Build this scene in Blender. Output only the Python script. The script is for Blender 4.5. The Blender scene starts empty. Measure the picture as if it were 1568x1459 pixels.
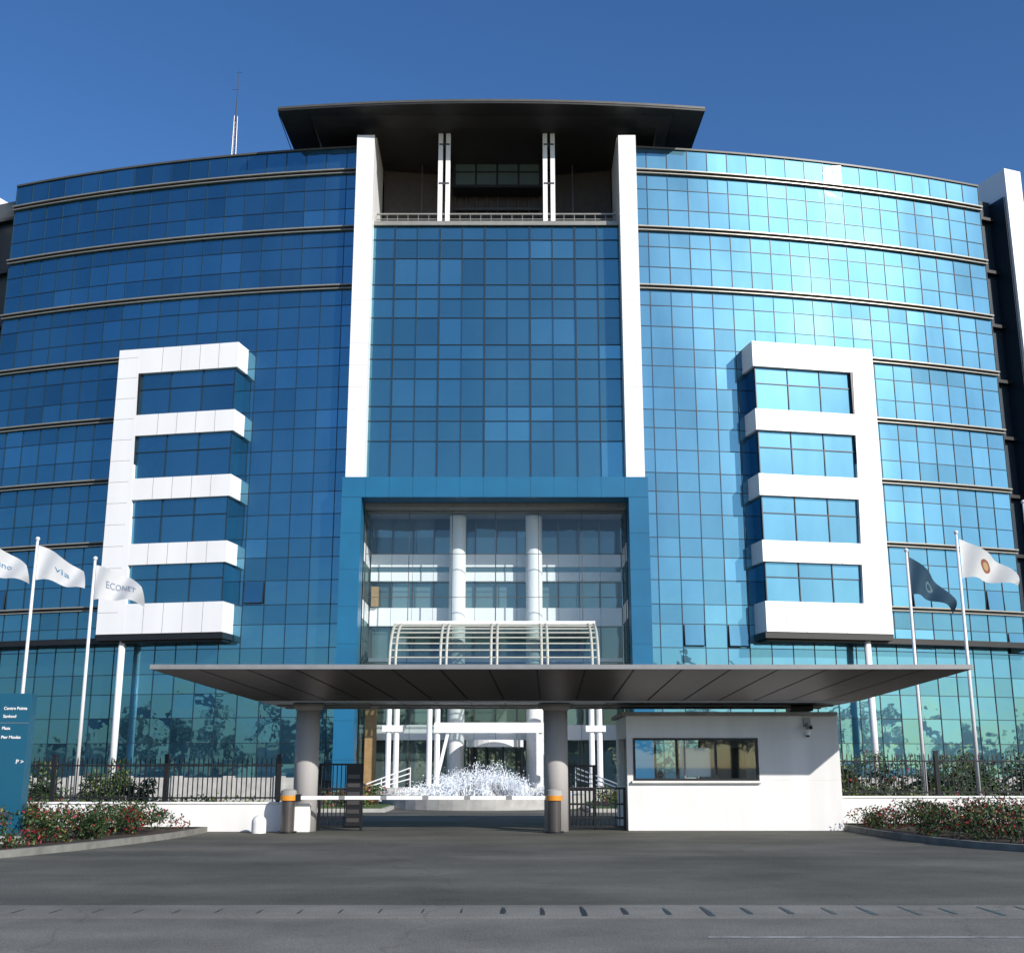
import bpy, math, random
import numpy as np
from mathutils import Vector
random.seed(7); rng=np.random.default_rng(7)
S=bpy.context.scene
# ---------------------------------------------------------------- materials
def N(nt,t,**k):
    n=nt.nodes.new(t)
    for a,b in k.items(): setattr(n,a,b)
    return n
def mk(name,col,rough=.6,metal=0.,var=.12,scale=3.,bump=0.,bscale=40.,spec=.5,streak=False):
    m=bpy.data.materials.new(name); m.use_nodes=True; nt=m.node_tree
    p=nt.nodes['Principled BSDF']; L=nt.links.new
    p.inputs['Roughness'].default_value=rough; p.inputs['Metallic'].default_value=metal
    p.inputs['Specular IOR Level'].default_value=spec
    tc=N(nt,'ShaderNodeTexCoord'); mp=N(nt,'ShaderNodeMapping')
    L(tc.outputs['Object'],mp.inputs['Vector'])
    if streak: mp.inputs['Scale'].default_value=(1,1,.12)
    no=N(nt,'ShaderNodeTexNoise'); no.inputs['Scale'].default_value=scale; no.inputs['Detail'].default_value=6
    L(mp.outputs[0],no.inputs['Vector'])
    r=N(nt,'ShaderNodeMapRange'); r.inputs[1].default_value=.3; r.inputs[2].default_value=.7
    r.inputs[3].default_value=1-var; r.inputs[4].default_value=1+var*.5
    L(no.outputs[0],r.inputs[0])
    mx=N(nt,'ShaderNodeVectorMath',operation='SCALE'); mx.inputs[0].default_value=col[:3]
    L(r.outputs[0],mx.inputs['Scale']); L(mx.outputs[0],p.inputs['Base Color'])
    if bump:
        n2=N(nt,'ShaderNodeTexNoise'); n2.inputs['Scale'].default_value=bscale; n2.inputs['Detail'].default_value=4
        L(tc.outputs['Object'],n2.inputs['Vector'])
        b=N(nt,'ShaderNodeBump'); b.inputs['Strength'].default_value=bump; b.inputs['Distance'].default_value=.02
        L(n2.outputs[0],b.inputs['Height']); L(b.outputs[0],p.inputs['Normal'])
    return m
def mk_glass(name,gcol,dcol,fac=.8,rough=.015,wav=.03,haze=0.):
    m=bpy.data.materials.new(name); m.use_nodes=True; nt=m.node_tree; nt.nodes.clear(); L=nt.links.new
    out=N(nt,'ShaderNodeOutputMaterial'); mix=N(nt,'ShaderNodeMixShader')
    gl=N(nt,'ShaderNodeBsdfGlossy'); gl.inputs['Roughness'].default_value=rough
    df=N(nt,'ShaderNodeBsdfDiffuse')
    at=N(nt,'ShaderNodeAttribute',attribute_name='pane')
    r=N(nt,'ShaderNodeMapRange'); r.inputs[3].default_value=.5; r.inputs[4].default_value=1.25
    L(at.outputs['Fac'],r.inputs[0])
    v=N(nt,'ShaderNodeVectorMath',operation='SCALE'); v.inputs[0].default_value=gcol; L(r.outputs[0],v.inputs['Scale']); L(v.outputs[0],gl.inputs['Color'])
    v2=N(nt,'ShaderNodeVectorMath',operation='SCALE'); v2.inputs[0].default_value=dcol; L(r.outputs[0],v2.inputs['Scale']); L(v2.outputs[0],df.inputs['Color'])
    tc=N(nt,'ShaderNodeTexCoord'); no=N(nt,'ShaderNodeTexNoise'); no.inputs['Scale'].default_value=.9; no.inputs['Detail'].default_value=2
    L(tc.outputs['Object'],no.inputs['Vector'])
    b=N(nt,'ShaderNodeBump'); b.inputs['Strength'].default_value=wav; b.inputs['Distance'].default_value=.3
    L(no.outputs[0],b.inputs['Height']); L(b.outputs[0],gl.inputs['Normal'])
    fr=N(nt,'ShaderNodeFresnel'); fr.inputs['IOR'].default_value=1.5
    ma=N(nt,'ShaderNodeMath',operation='MAXIMUM'); ma.inputs[1].default_value=fac; L(fr.outputs[0],ma.inputs[0])
    L(ma.outputs[0],mix.inputs[0]); L(df.outputs[0],mix.inputs[1]); L(gl.outputs[0],mix.inputs[2])
    last=mix
    if haze:   # wide soft lobe as on dusty glass, tinted and added for broad sun glow
        hz=N(nt,'ShaderNodeBsdfGlossy'); hz.inputs['Roughness'].default_value=.45; hz.inputs['Color'].default_value=(.34,.76,1.,1)
        dn=N(nt,'ShaderNodeTexNoise'); dn.inputs['Scale'].default_value=.35; dn.inputs['Detail'].default_value=5; mpp=N(nt,'ShaderNodeMapping'); mpp.inputs['Scale'].default_value=(1,1,.3)
        L(tc.outputs['Object'],mpp.inputs[0]); L(mpp.outputs[0],dn.inputs['Vector'])
        dr=N(nt,'ShaderNodeMapRange'); dr.inputs[1].default_value=.3; dr.inputs[2].default_value=.7; dr.inputs[3].default_value=haze*.7; dr.inputs[4].default_value=haze*1.3; L(dn.outputs[0],dr.inputs[0])
        pm=N(nt,'ShaderNodeMath',operation='MULTIPLY'); L(dr.outputs[0],pm.inputs[0]); L(r.outputs[0],pm.inputs[1])
        m2=N(nt,'ShaderNodeMixShader'); L(pm.outputs[0],m2.inputs[0]); L(mix.outputs[0],m2.inputs[1]); L(hz.outputs[0],m2.inputs[2]); last=m2
    L(last.outputs[0],out.inputs[0])
    return m
def mk_clear(name,tint=(.75,.85,.88),refl=.25):
    m=bpy.data.materials.new(name); m.use_nodes=True; nt=m.node_tree; nt.nodes.clear(); L=nt.links.new
    out=N(nt,'ShaderNodeOutputMaterial'); mix=N(nt,'ShaderNodeMixShader'); mix.inputs[0].default_value=refl
    t=N(nt,'ShaderNodeBsdfTransparent'); t.inputs[0].default_value=(*tint,1)
    g=N(nt,'ShaderNodeBsdfGlossy'); g.inputs['Roughness'].default_value=.02; g.inputs[0].default_value=(.8,.9,1,1)
    L(t.outputs[0],mix.inputs[1]); L(g.outputs[0],mix.inputs[2]); L(mix.outputs[0],out.inputs[0]); return m

glass=mk_glass('blue_reflective_glass',(.122,.315,.445),(.004,.03,.055),.82,haze=.115)
glass_c=mk_glass('center_blue_glass',(.125,.33,.40),(.008,.04,.055),.78,haze=.07)
glass_d=mk_glass('dark_lobby_glass',(.30,.44,.46),(.12,.17,.17),.3)
white=mk('white_aluminium_cladding',(.86,.86,.86),.4,var=.06,scale=.8,streak=True)
white2=mk('white_painted_plaster',(.84,.83,.81),.7,var=.12,scale=1.2,bump=.15,streak=True)
cream=mk('cream_steel',(.5,.5,.44),.5)
joint=mk('panel_joint',(.25,.25,.25),.8)
mull=mk('dark_mullion',(.012,.028,.045),.4)
ledge=mk('champagne_ledge',(.33,.32,.28),.35,metal=.3)
black=mk('black_metal',(.012,.012,.014),.4,var=.2)
blue=mk('blue_portal_cladding',(.012,.135,.27),.35,var=.1,scale=.6)
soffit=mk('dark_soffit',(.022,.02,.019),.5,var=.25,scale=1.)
lobc=mk('lobby_ceiling',(.25,.25,.24),.7)
roofedge=mk('roof_edge_metal',(.08,.08,.07),.45)
brown=mk('brown_cladding',(.06,.048,.04),.5,var=.2)
grey=mk('grey_metal_panel',(.11,.10,.098),.33,metal=.5,var=.14,scale=.8)
lipm=mk('canopy_lip_metal',(.30,.30,.30),.4,metal=.3)
conc=mk('concrete',(.36,.35,.34),.8,var=.25,scale=2.,bump=.3)
kerbm=mk('kerb_concrete',(.20,.20,.18),.85,var=.3,scale=3.,bump=.3)
colm=mk('column_render',(.46,.44,.43),.7,var=.15,scale=1.5,bump=.1,streak=True)
plinthm=mk('plinth_stone',(.45,.44,.41),.7,var=.2)
orange=mk('orange_paint',(.75,.28,.02),.4)
teal=mk('teal_sign_panel',(.012,.10,.17),.3,var=.05)
grassm=mk('lawn_grass',(.06,.11,.025),.9,var=.4,scale=4,bump=.8)
soil=mk('soil',(.05,.035,.025),.95,var=.3,scale=5,bump=.6)
leafA=mk('leaf_dark',(.02,.045,.012),.6,var=.4,scale=9)
leafB=mk('leaf_mid',(.045,.09,.02),.6,var=.4,scale=9)
leafC=mk('leaf_yellow_green',(.15,.19,.03),.6,var=.4,scale=9)
redf=mk('red_flower',(.26,.015,.02),.6)
bark=mk('bark',(.09,.065,.045),.9,var=.3,bump=.8)
waterw=mk('splashing_water',(.8,.84,.88),.15,var=.03)
pool=mk_glass('pool_water',(.5,.6,.65),(.08,.11,.12),.4,.05,.3)
clear=mk_clear('booth_window_glass',(.8,.9,.92),.14)
lobbyg=mk_clear('lobby_front_glass',(.90,.95,.96),.055)
barrelg=mk_clear('barrel_canopy_glass',(.5,.6,.56),.15)
skin=mk('skin',(.12,.06,.035),.5); hairm=mk('hair',(.01,.008,.007),.6); shirt=mk('shirt',(.05,.07,.12),.8)
tan=mk('timber_panel',(.35,.22,.10),.5,var=.2)
def asphalt(name,base,warm):
    m=bpy.data.materials.new(name); m.use_nodes=True; nt=m.node_tree; L=nt.links.new; p=nt.nodes['Principled BSDF']
    p.inputs['Roughness'].default_value=.85; p.inputs['Specular IOR Level'].default_value=.3
    tc=N(nt,'ShaderNodeTexCoord')
    mp=N(nt,'ShaderNodeMapping'); mp.inputs['Scale'].default_value=(.12,.55,1); L(tc.outputs['Object'],mp.inputs[0])
    a=N(nt,'ShaderNodeTexNoise'); a.inputs['Scale'].default_value=1.; a.inputs['Detail'].default_value=7; L(mp.outputs[0],a.inputs['Vector'])
    f=N(nt,'ShaderNodeTexNoise'); f.inputs['Scale'].default_value=45; f.inputs['Detail'].default_value=4; L(tc.outputs['Object'],f.inputs['Vector'])
    cr=N(nt,'ShaderNodeValToRGB'); cr.color_ramp.elements[0].position=.3; cr.color_ramp.elements[1].position=.72
    cr.color_ramp.elements[0].color=(*base,1); cr.color_ramp.elements[1].color=(*warm,1)
    L(a.outputs[0],cr.inputs[0])
    r=N(nt,'ShaderNodeMapRange'); r.inputs[1].default_value=.3; r.inputs[2].default_value=.7; r.inputs[3].default_value=.65; r.inputs[4].default_value=1.35; L(f.outputs[0],r.inputs[0])
    v=N(nt,'ShaderNodeVectorMath',operation='SCALE'); L(cr.outputs[0],v.inputs[0]); L(r.outputs[0],v.inputs['Scale'])
    # patches / stains
    st=N(nt,'ShaderNodeTexNoise'); st.inputs['Scale'].default_value=.35; st.inputs['Detail'].default_value=8; st.inputs['Roughness'].default_value=.65; L(tc.outputs['Object'],st.inputs['Vector'])
    sm=N(nt,'ShaderNodeMapRange'); sm.inputs[1].default_value=.35; sm.inputs[2].default_value=.65; sm.inputs[3].default_value=.72; sm.inputs[4].default_value=1.2; L(st.outputs[0],sm.inputs[0])
    v4=N(nt,'ShaderNodeVectorMath',operation='SCALE'); L(v.outputs[0],v4.inputs[0]); L(sm.outputs[0],v4.inputs['Scale'])
    vo=N(nt,'ShaderNodeTexVoronoi',feature='DISTANCE_TO_EDGE'); vo.inputs['Scale'].default_value=.16
    nz=N(nt,'ShaderNodeTexNoise'); nz.inputs['Scale'].default_value=1.2; nz.inputs['Detail'].default_value=5; L(tc.outputs['Object'],nz.inputs['Vector'])
    ad=N(nt,'ShaderNodeVectorMath',operation='MULTIPLY_ADD'); ad.inputs[1].default_value=(1.2,1.2,0); L(nz.outputs['Color'],ad.inputs[0]); L(tc.outputs['Object'],ad.inputs[2]); L(ad.outputs[0],vo.inputs['Vector'])
    cm=N(nt,'ShaderNodeMapRange'); cm.inputs[1].default_value=0; cm.inputs[2].default_value=.005; cm.inputs[3].default_value=.78; cm.inputs[4].default_value=1; L(vo.outputs[0],cm.inputs[0])
    v3=N(nt,'ShaderNodeVectorMath',operation='SCALE'); L(v4.outputs[0],v3.inputs[0]); L(cm.outputs[0],v3.inputs['Scale'])
    L(v3.outputs[0],p.inputs['Base Color'])
    b=N(nt,'ShaderNodeBump'); b.inputs['Strength'].default_value=.5; b.inputs['Distance'].default_value=.01; L(f.outputs[0],b.inputs['Height']); L(b.outputs[0],p.inputs['Normal'])
    return m
asph=asphalt('asphalt',(.076,.077,.064),(.135,.131,.11))
asph2=asphalt('asphalt_road',(.13,.127,.112),(.195,.189,.166))
stripm=asphalt('drain_concrete',(.16,.155,.135),(.225,.218,.19))
paintm=mk('worn_road_paint',(.34,.34,.32),.8,var=.5,scale=6)
dry=mk('dry_ground',(.14,.12,.07),.95,var=.3,scale=.3)

# ---------------------------------------------------------------- mesh builder
class MB:
    def __init__(s): s.v=[];s.f=[];s.m=[];s.a=[];s.mats=[]
    def mi(s,mat):
        if mat not in s.mats: s.mats.append(mat)
        return s.mats.index(mat)
    def face(s,pts,mat,a=.5):
        i=len(s.v); s.v+= [tuple(p) for p in pts]; s.f.append(tuple(range(i,i+len(pts)))); s.m.append(s.mi(mat)); s.a.append(a)
    def hexa(s,b,t,mat,a=.5):
        i=len(s.v); s.v+=[tuple(p) for p in b]+[tuple(p) for p in t]; k=s.mi(mat)
        for f in ((3,2,1,0),(4,5,6,7),(0,1,5,4),(1,2,6,5),(2,3,7,6),(3,0,4,7)):
            s.f.append(tuple(i+j for j in f)); s.m.append(k); s.a.append(a)
    def box(s,x0,x1,y0,y1,z0,z1,mat,a=.5):
        s.hexa([(x0,y0,z0),(x1,y0,z0),(x1,y1,z0),(x0,y1,z0)],[(x0,y0,z1),(x1,y0,z1),(x1,y1,z1),(x0,y1,z1)],mat,a)
    def cyl(s,p0,p1,r0,r1,mat,n=16,cap=True):
        p0=Vector(p0);p1=Vector(p1);d=(p1-p0).normalized(); u=d.orthogonal().normalized(); w=d.cross(u)
        i=len(s.v);k=s.mi(mat)
        for p,r in((p0,r0),(p1,r1)):
            for j in range(n):
                t=2*math.pi*j/n; s.v.append(tuple(p+u*(r*math.cos(t))+w*(r*math.sin(t))))
        for j in range(n):
            s.f.append((i+j,i+(j+1)%n,i+n+(j+1)%n,i+n+j)); s.m.append(k); s.a.append(.5)
        if cap:
            s.f.append(tuple(i+j for j in range(n))[::-1]); s.f.append(tuple(i+n+j for j in range(n))); s.m+=[k,k]; s.a+=[.5,.5]
    def build(s,name,parent=None,smooth=False,bevel=0):
        me=bpy.data.meshes.new(name); me.from_pydata(s.v,[],s.f)
        for m in s.mats: me.materials.append(m)
        me.polygons.foreach_set('material_index',s.m)
        at=me.attributes.new('pane','FLOAT','FACE'); at.data.foreach_set('value',s.a)
        if smooth: me.polygons.foreach_set('use_smooth',[len(f)==4 for f in s.f])
        me.update()
        o=bpy.data.objects.new(name,me); S.collection.objects.link(o)
        if parent: o.parent=parent
        if bevel:
            b=o.modifiers.new('bevel','BEVEL'); b.width=bevel; b.segments=2; b.limit_method='ANGLE'
        return o
def empty(name):
    e=bpy.data.objects.new(name,None); S.collection.objects.link(e); return e

# ---------------------------------------------------------------- building
BX=-.9; R=90.; CY=61.67+R
bld=empty('office_building')
def arc(s,off,z):
    p=s/R; return (BX+(R+off)*math.sin(p), CY-(R+off)*math.cos(p), z)
def arcbox(mb,s0,s1,o0,o1,z0,z1,mat,step=1.25):
    n=max(1,int(abs(s1-s0)/step+.5)); 
    for i in range(n):
        a=s0+(s1-s0)*i/n; b=s0+(s1-s0)*(i+1)/n
        if a>b: a,b=b,a
        mb.hexa([arc(a,o1,z0),arc(b,o1,z0),arc(b,o0,z0),arc(a,o0,z0)],[arc(a,o1,z1),arc(b,o1,z1),arc(b,o0,z1),arc(a,o0,z1)],mat)
def pane(mb,p00,p10,p11,p01,mat,a=.5,jit=.0045):
    p=[Vector(q) for q in (p00,p10,p11,p01)]
    n=(p[1]-p[0]).cross(p[3]-p[0]).normalized(); w=(p[1]-p[0]).length; h=(p[3]-p[0]).length
    jx=random.gauss(0,jit)*w/2; jz=random.gauss(0,jit)*h/2
    sg=((-1,-1),(1,-1),(1,1),(-1,1))
    mb.face([p[i]+n*(sg[i][0]*jx+sg[i][1]*jz) for i in range(4)],mat,a)
ledz=[35.2-3.6*k for k in range(10)]
rows=[36.75]
for z in ledz: rows+= [z,z-1.05,z-2.3]
rows=[z for z in rows if z>1.0]+[.9]
rows=sorted(set(rows))
for sgn in (-1,1):
    g=MB(); mu=MB(); ld=MB()
    s0,s1,nb=7.55,30.6,19; w=(s1-s0)/nb
    bright={}
    for _ in range(50):
        j=random.randrange(len(rows)-1); i=random.randrange(nb); c_=random.choice((.18,.25,-.22,.32,-.16))
        for k in range(random.randint(1,4)): bright[(i+k,j)]=c_+random.uniform(-.05,.05)
    for i in range(nb):
        a=sgn*(s0+w*i); b=sgn*(s0+w*(i+1)); 
        lo,hi=(a,b) if a<b else (b,a)
        for j in range(len(rows)-1):
            z0,z1=rows[j],rows[j+1]
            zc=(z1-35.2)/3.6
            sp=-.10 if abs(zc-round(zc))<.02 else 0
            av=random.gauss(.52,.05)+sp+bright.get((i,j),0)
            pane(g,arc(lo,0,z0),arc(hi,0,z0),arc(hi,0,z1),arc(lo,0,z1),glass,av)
    # top-hung vent sashes slightly ajar
    for (i,j) in (((4,8),(17,8)) if sgn<0 else ((2,6),(4,6),(17,8),(13,8),(18,6))):
        a=sgn*(s0+w*i); b=sgn*(s0+w*(i+1)); lo,hi=(a,b) if a<b else (b,a); z0,z1=rows[j],rows[j+1]
        mu.face([arc(lo+.08,.11,z0+.1),arc(hi-.08,.11,z0+.1),arc(hi-.08,.05,z1-.05),arc(lo+.08,.05,z1-.05)],glass,.35)
        for q in (lo+.06,hi-.06): mu.cyl(arc(q,.04,z1-.05),arc(q,.13,z0+.1),.03,.03,black,6)
        mu.cyl(arc(lo+.08,.13,z0+.1),arc(hi-.08,.13,z0+.1),.03,.03,black,6)
    for i in range(nb+1):
        a=sgn*(s0+w*i); arcbox(mu,a-.018,a+.018,-.02,.035,.9,36.75,mull)
    for z in rows:
        arcbox(mu,sgn*s0,sgn*s1,-.02,.03,z-.016,z+.016,mull)
    for k,z in enumerate(ledz[:8]):
        sa=s0 if k<3 else 20.9
        arcbox(ld,sgn*sa,sgn*s1,.04,.28,z+.08,z+.15,ledge)
        arcbox(ld,sgn*sa,sgn*s1,.04,.20,z-.10,z-.05,ledge)
        arcbox(ld,sgn*sa,sgn*s1,.04,.12,z-.05,z+.08,black)
    arcbox(ld,sgn*s0,sgn*s1,-.4,.10,36.75,36.86,roofedge)
    arcbox(ld,sgn*14.2,sgn*s1,.05,1.0,8.0,8.3,black)
    arcbox(ld,sgn*10,sgn*s1,.05,.35,0,.9,plinthm)
    arcbox(ld,sgn*s0,sgn*s1,-18,-.12,0,36.7,mull,4)
    fo=32.6 if sgn>0 else 33.4; ft_=38.3 if sgn>0 else 37.2
    arcbox(ld,sgn*30.62,sgn*(fo-.02),-18,-1.2,0,36.6,mull)
    for z in ledz[:8]: arcbox(ld,sgn*30.62,sgn*(fo-.12),-1.19,-.8,z-.1,z+.1,black)
    for j in range(11):
        z0=ft_/11*j; arcbox(ld,sgn*fo,sgn*(fo+1.3),-4,.3,z0+.01,z0+ft_/11-.01,white)
    arcbox(ld,sgn*(fo+.02),sgn*(fo+1.25),-3.9,.27,0,ft_-.02,joint)
    arcbox(ld,sgn*(fo-.1),sgn*(fo-.01),-3.9,.1,0,ft_-1.9,mull)
    arcbox(ld,sgn*(fo+1.32),sgn*46,-16,-4,0,33,mull,3)
    tag='left' if sgn<0 else 'right'
    g.build('glass_panes_'+tag,bld); mu.build('mullions_'+tag,bld); ld.build('ledges_'+tag,bld)
    # ----- projecting white framed bay
    fb=MB(); fg=MB(); ph=sgn*(17.55 if sgn>0 else 17.68)/R
    C=Vector((BX+R*math.sin(ph),CY-R*math.cos(ph),0)); nrm=Vector((math.sin(ph),-math.cos(ph),0)); tan_=Vector((math.cos(ph),math.sin(ph),0))*sgn
    def P(a,d,z): q=C+tan_*a+nrm*d; return (q.x,q.y,z)
    def lb(mb,a0,a1,d0,d1,z0,z1,mat,a0t=None):
        if a0t is None: a0t=a0
        B=[P(a0,d1,z0),P(a1,d1,z0),P(a1,d0,z0),P(a0,d0,z0)]; T=[P(a0t,d1,z1),P(a1,d1,z1),P(a1,d0,z1),P(a0t,d0,z1)]
        if sgn<0: B=[B[1],B[0],B[3],B[2]]; T=[T[1],T[0],T[3],T[2]]
        mb.hexa(B,T,mat)
    HW=3.6; DP=1.45 if sgn>0 else 1.3
    bars=[(8.45,10.05),(12.15,13.3),(15.75,16.95),(19.4,20.6),(23.05,24.5)]
    for z0,z1 in bars:
        lb(fb,-HW,HW-1.2,-.2,DP,z0,z1,white)
        for k in range(1,5): lb(fb,-HW+1.13*k-.012,-HW+1.13*k+.012,DP,DP+.002,z0,z1,joint)
    lb(fb,HW-1.65,HW,-.2,DP+.004,8.448,24.503,white,a0t=HW-1.22)
    for k in range(1,14): lb(fb,HW-1.2,HW,DP+.004,DP+.007,8.4+1.2*k-.01,8.4+1.2*k+.01,joint)
    for (a,b),(c,d) in zip(bars[:-1],bars[1:]):
        za,zb=b,c; e=HW-1.3
        xs=[-HW+.18+(e+HW-.18)*k/3 for k in range(4)]; zs=[za,za+(zb-za)*.62,zb]
        for i in range(3):
            for j in range(2):
                q=[P(xs[i],DP-.22,zs[j]),P(xs[i+1],DP-.22,zs[j]),P(xs[i+1],DP-.22,zs[j+1]),P(xs[i],DP-.22,zs[j+1])]
                if sgn<0: q=[q[1],q[0],q[3],q[2]]
                pane(fg,*q,glass,random.gauss(.45,.08))
        for x in xs: lb(fb,x-.025,x+.025,DP-.24,DP-.16,za,zb,mull)
        lb(fb,-HW+.15,e,DP-.24,DP-.17,zs[1]-.025,zs[1]+.025,mull)
        lb(fb,e-.1,e+.1,DP-.24,DP-.02,za,zb,black)
        q=[P(-HW+.18,-.1,za),P(-HW+.18,DP-.22,za),P(-HW+.18,DP-.22,zb),P(-HW+.18,-.1,zb)]
        if sgn<0: q=[q[1],q[0],q[3],q[2]]
        pane(fg,*q,glass,.2)
    lb(fb,-HW-.05,HW,.0,DP-.05,8.12,8.44,black)
    fb.build('white_frame_bay_'+tag,bld); fg.build('bay_glass_'+tag,bld)
    c=MB(); q=P(2.3,DP-.5,0); c.cyl((q[0],q[1],0),(q[0],q[1],8.1),.18,.18,white,20); c.build('slim_column_'+tag,bld,smooth=True)
# ----- centre block
cb=MB(); cg=MB(); cm=MB()
X0,X1=BX-7.05,BX+7.05; YF=61.9
nb=11; w=(X1-X0)/nb; zr=[31.7]; z=31.7
while z>17.5: 
    for h in (.85,1.15,1.6):
        z-=h
        if z>17.3: zr.append(z)
zr.append(16.65); zr=sorted(set(zr))
for j in range(len(zr)-1):
    run=0;rv=0
    for i in range(nb):
        a=random.gauss(.46,.045)
        if run<=0 and random.random()<.13: run=random.randint(1,3); rv=random.choice((-.18,.25,.42,.32))
        if run>0: a+=rv; run-=1
        x0=X0+w*i
        pane(cg,(x0,YF,zr[j]),(x0+w,YF,zr[j]),(x0+w,YF,zr[j+1]),(x0,YF,zr[j+1]),glass_c,a)
for i in range(nb+1):
    t=.045 if i%2 else .025
    cm.box(X0+w*i-t,X0+w*i+t,YF-.07,YF+.02,16.65,31.7,mull)
for z in zr: cm.box(X0,X1,YF-.055,YF+.02,z-.02,z+.02,mull)
cm.box(X0,X1,YF-.2,YF+.3,31.7,31.95,ledge)
cm.box(X0,X1,YF+.1,YF+12,16.7,31.68,mull)
cg.build('center_curtain_wall',bld); cm.build('center_mullions',bld)
for sgn in (-1,1):
    x=BX+sgn*7.52; n=16
    for j in range(n):
        z0=16.62+(36.95-16.62)*j/n; z1=16.62+(36.95-16.62)*(j+1)/n
        cb.box(x-.5,x+.5,60.9,62.3,z0+.006,z1-.006,white)
    cb.box(x-.48,x+.48,60.92,62.3,16.62,36.9,joint)
    xi=x+sgn*(-.12)
    cb.box(xi-.34,xi+.34,62.31,65.8,31.7,37.6,white)
    xw=BX+sgn*7.4; cb.box(xw-.3,xw+.3,65.81,72,31.7,37.9,brown)
    a,b=sorted((BX+sgn*7.02,BX+sgn*6.3)); cb.box(a,b,62.4,66,31.96,32.3,ledge)
    for q in (2.83,3.27):
        xx=BX+sgn*q; cb.box(xx-.13,xx+.13,61.95,62.25,31.95,37.9,white)
    for zz in (34.4,36.9): cb.box(BX+sgn*3.05-.3,BX+sgn*3.05+.3,61.93,62.27,zz,zz+.1,grey)
    cb.face([(BX+sgn*7.0,65.85,37.9),(BX+sgn*3.4,66.35,37.9),(BX+sgn*2.9,66.35,32),(BX+sgn*6.9,65.75,32)],brown)
    cb.box(BX+sgn*4.6-.04,BX+sgn*4.6+.04,65.2,65.3,32,37.9,grey)
cb.box(BX-7,BX+7,66.5,67,31.7,37.9,brown)
cb.box(BX-7,BX+7,62.25,66.5,31.7,31.75,brown)
cb.box(BX-2.75,BX+2.75,65.2,66.4,35.9,37.9,black)
for i in range(4):
    for j in range(2):
        x0=BX-2.6+1.3*i; z0=36.0+.9*j
        pane(cb,(x0+.06,65.15,z0+.05),(x0+1.24,65.15,z0+.05),(x0+1.24,65.15,z0+.85),(x0+.06,65.15,z0+.85),glass_d,.6)
cb.box(BX-2.7,BX+2.7,66.2,66.45,34.9,35.05,grey); cb.box(BX-2.7,BX+2.7,66.2,66.45,33.0,33.2,grey)
for k in range(9): cb.box(BX-2.6+.65*k-.03,BX-2.6+.65*k+.03,66.3,66.48,32,35.9,grey)
cb.box(BX-6.9,BX+6.9,62.0,62.1,32.5,32.58,ledge); cb.box(BX-6.9,BX+6.9,62.02,62.08,32.2,32.24,ledge)
for i in range(24): cb.box(BX-6.9+.6*i-.015,BX-6.9+.6*i+.015,62.03,62.08,31.95,32.5,ledge)
cb.build('center_tower_structure',bld)
rf=MB(); n=14; hw=12.2; RX=BX-.28
for i in range(n):
    a=-hw+2*hw*i/n; b=-hw+2*hw*(i+1)/n
    f=lambda s:59.1+s*s/180
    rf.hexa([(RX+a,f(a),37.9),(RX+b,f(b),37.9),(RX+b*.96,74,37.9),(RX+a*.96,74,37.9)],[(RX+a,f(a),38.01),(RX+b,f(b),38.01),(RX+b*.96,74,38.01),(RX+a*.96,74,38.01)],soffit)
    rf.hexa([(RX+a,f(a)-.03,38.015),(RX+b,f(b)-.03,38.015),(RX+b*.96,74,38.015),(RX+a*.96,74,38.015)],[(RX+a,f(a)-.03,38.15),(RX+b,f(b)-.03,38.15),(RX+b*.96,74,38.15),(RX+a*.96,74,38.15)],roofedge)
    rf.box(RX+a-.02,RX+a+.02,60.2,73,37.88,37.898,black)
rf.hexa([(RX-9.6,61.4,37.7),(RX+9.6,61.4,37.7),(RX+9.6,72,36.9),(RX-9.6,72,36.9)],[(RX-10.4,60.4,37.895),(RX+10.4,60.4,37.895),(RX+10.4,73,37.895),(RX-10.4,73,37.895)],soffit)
rf.build('roof_canopy',bld)
# portal
pt=MB()
for sgn in (-1,1):
    a,b=sorted((BX+sgn*7.1,BX+sgn*8.15)); H=15.49/8
    for j in range(8):
        pt.box(a,b,60.7,62.1,H*j+.006,H*j+H-.006,blue)
    pt.box(a+.01,b-.01,60.72,68,0,15.48,mull)
    xs=BX+sgn*7.07
    for j in range(15):
        q=[(xs,62.2,j*1.03),(xs,65.6,j*1.03),(xs,65.6,j*1.03+1),(xs,62.2,j*1.03+1)]
        if sgn>0: q=q[::-1]
        pt.face(q,white if j in (9,12) else glass_d,.8)
for i in range(13):
    a=BX-8.15+16.3*i/13; pt.box(a+.006,a+16.3/13-.006,60.7,62.1,15.5,16.6,blue)
pt.box(BX-8.13,BX+8.13,60.72,62.08,15.51,16.59,mull)
pt.box(BX-7.08,BX+7.08,62.11,68,15.25,16.6,lobc)
pt.build('blue_portal_frame',bld)
lo=MB(); lg=MB(); YB=65.3
for i in range(12):
    for j,(z0,z1) in enumerate([(0,3),(3.8,5.6),(5.6,7.3),(7.3,9.15),(10.15,11.7),(13.15,14.2),(14.2,15.25)]):
        x0=BX-7+14/12*i
        pane(lg,(x0,YB,z0),(x0+14/12,YB,z0),(x0+14/12,YB,z1),(x0,YB,z1),glass_d,random.uniform(.1,1))
for i in range(13):
    x0=BX-7+14/12*i; lo.box(x0-.04,x0+.04,YB-.15,YB+.05,0,15.2,grey)
lo.box(BX-7,BX+7,YB+.1,YB+.6,0,15.5,mull)
for z0,z1 in ((12.45,13.15),(11.65,12.15),(9.15,10.15),(3.0,3.8)):
    for i in range(12):
        x0=BX-7+14/12*i; lo.box(x0+.01,x0+14/12-.01,YB-.4,YB+.08,z0,z1,white)
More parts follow.
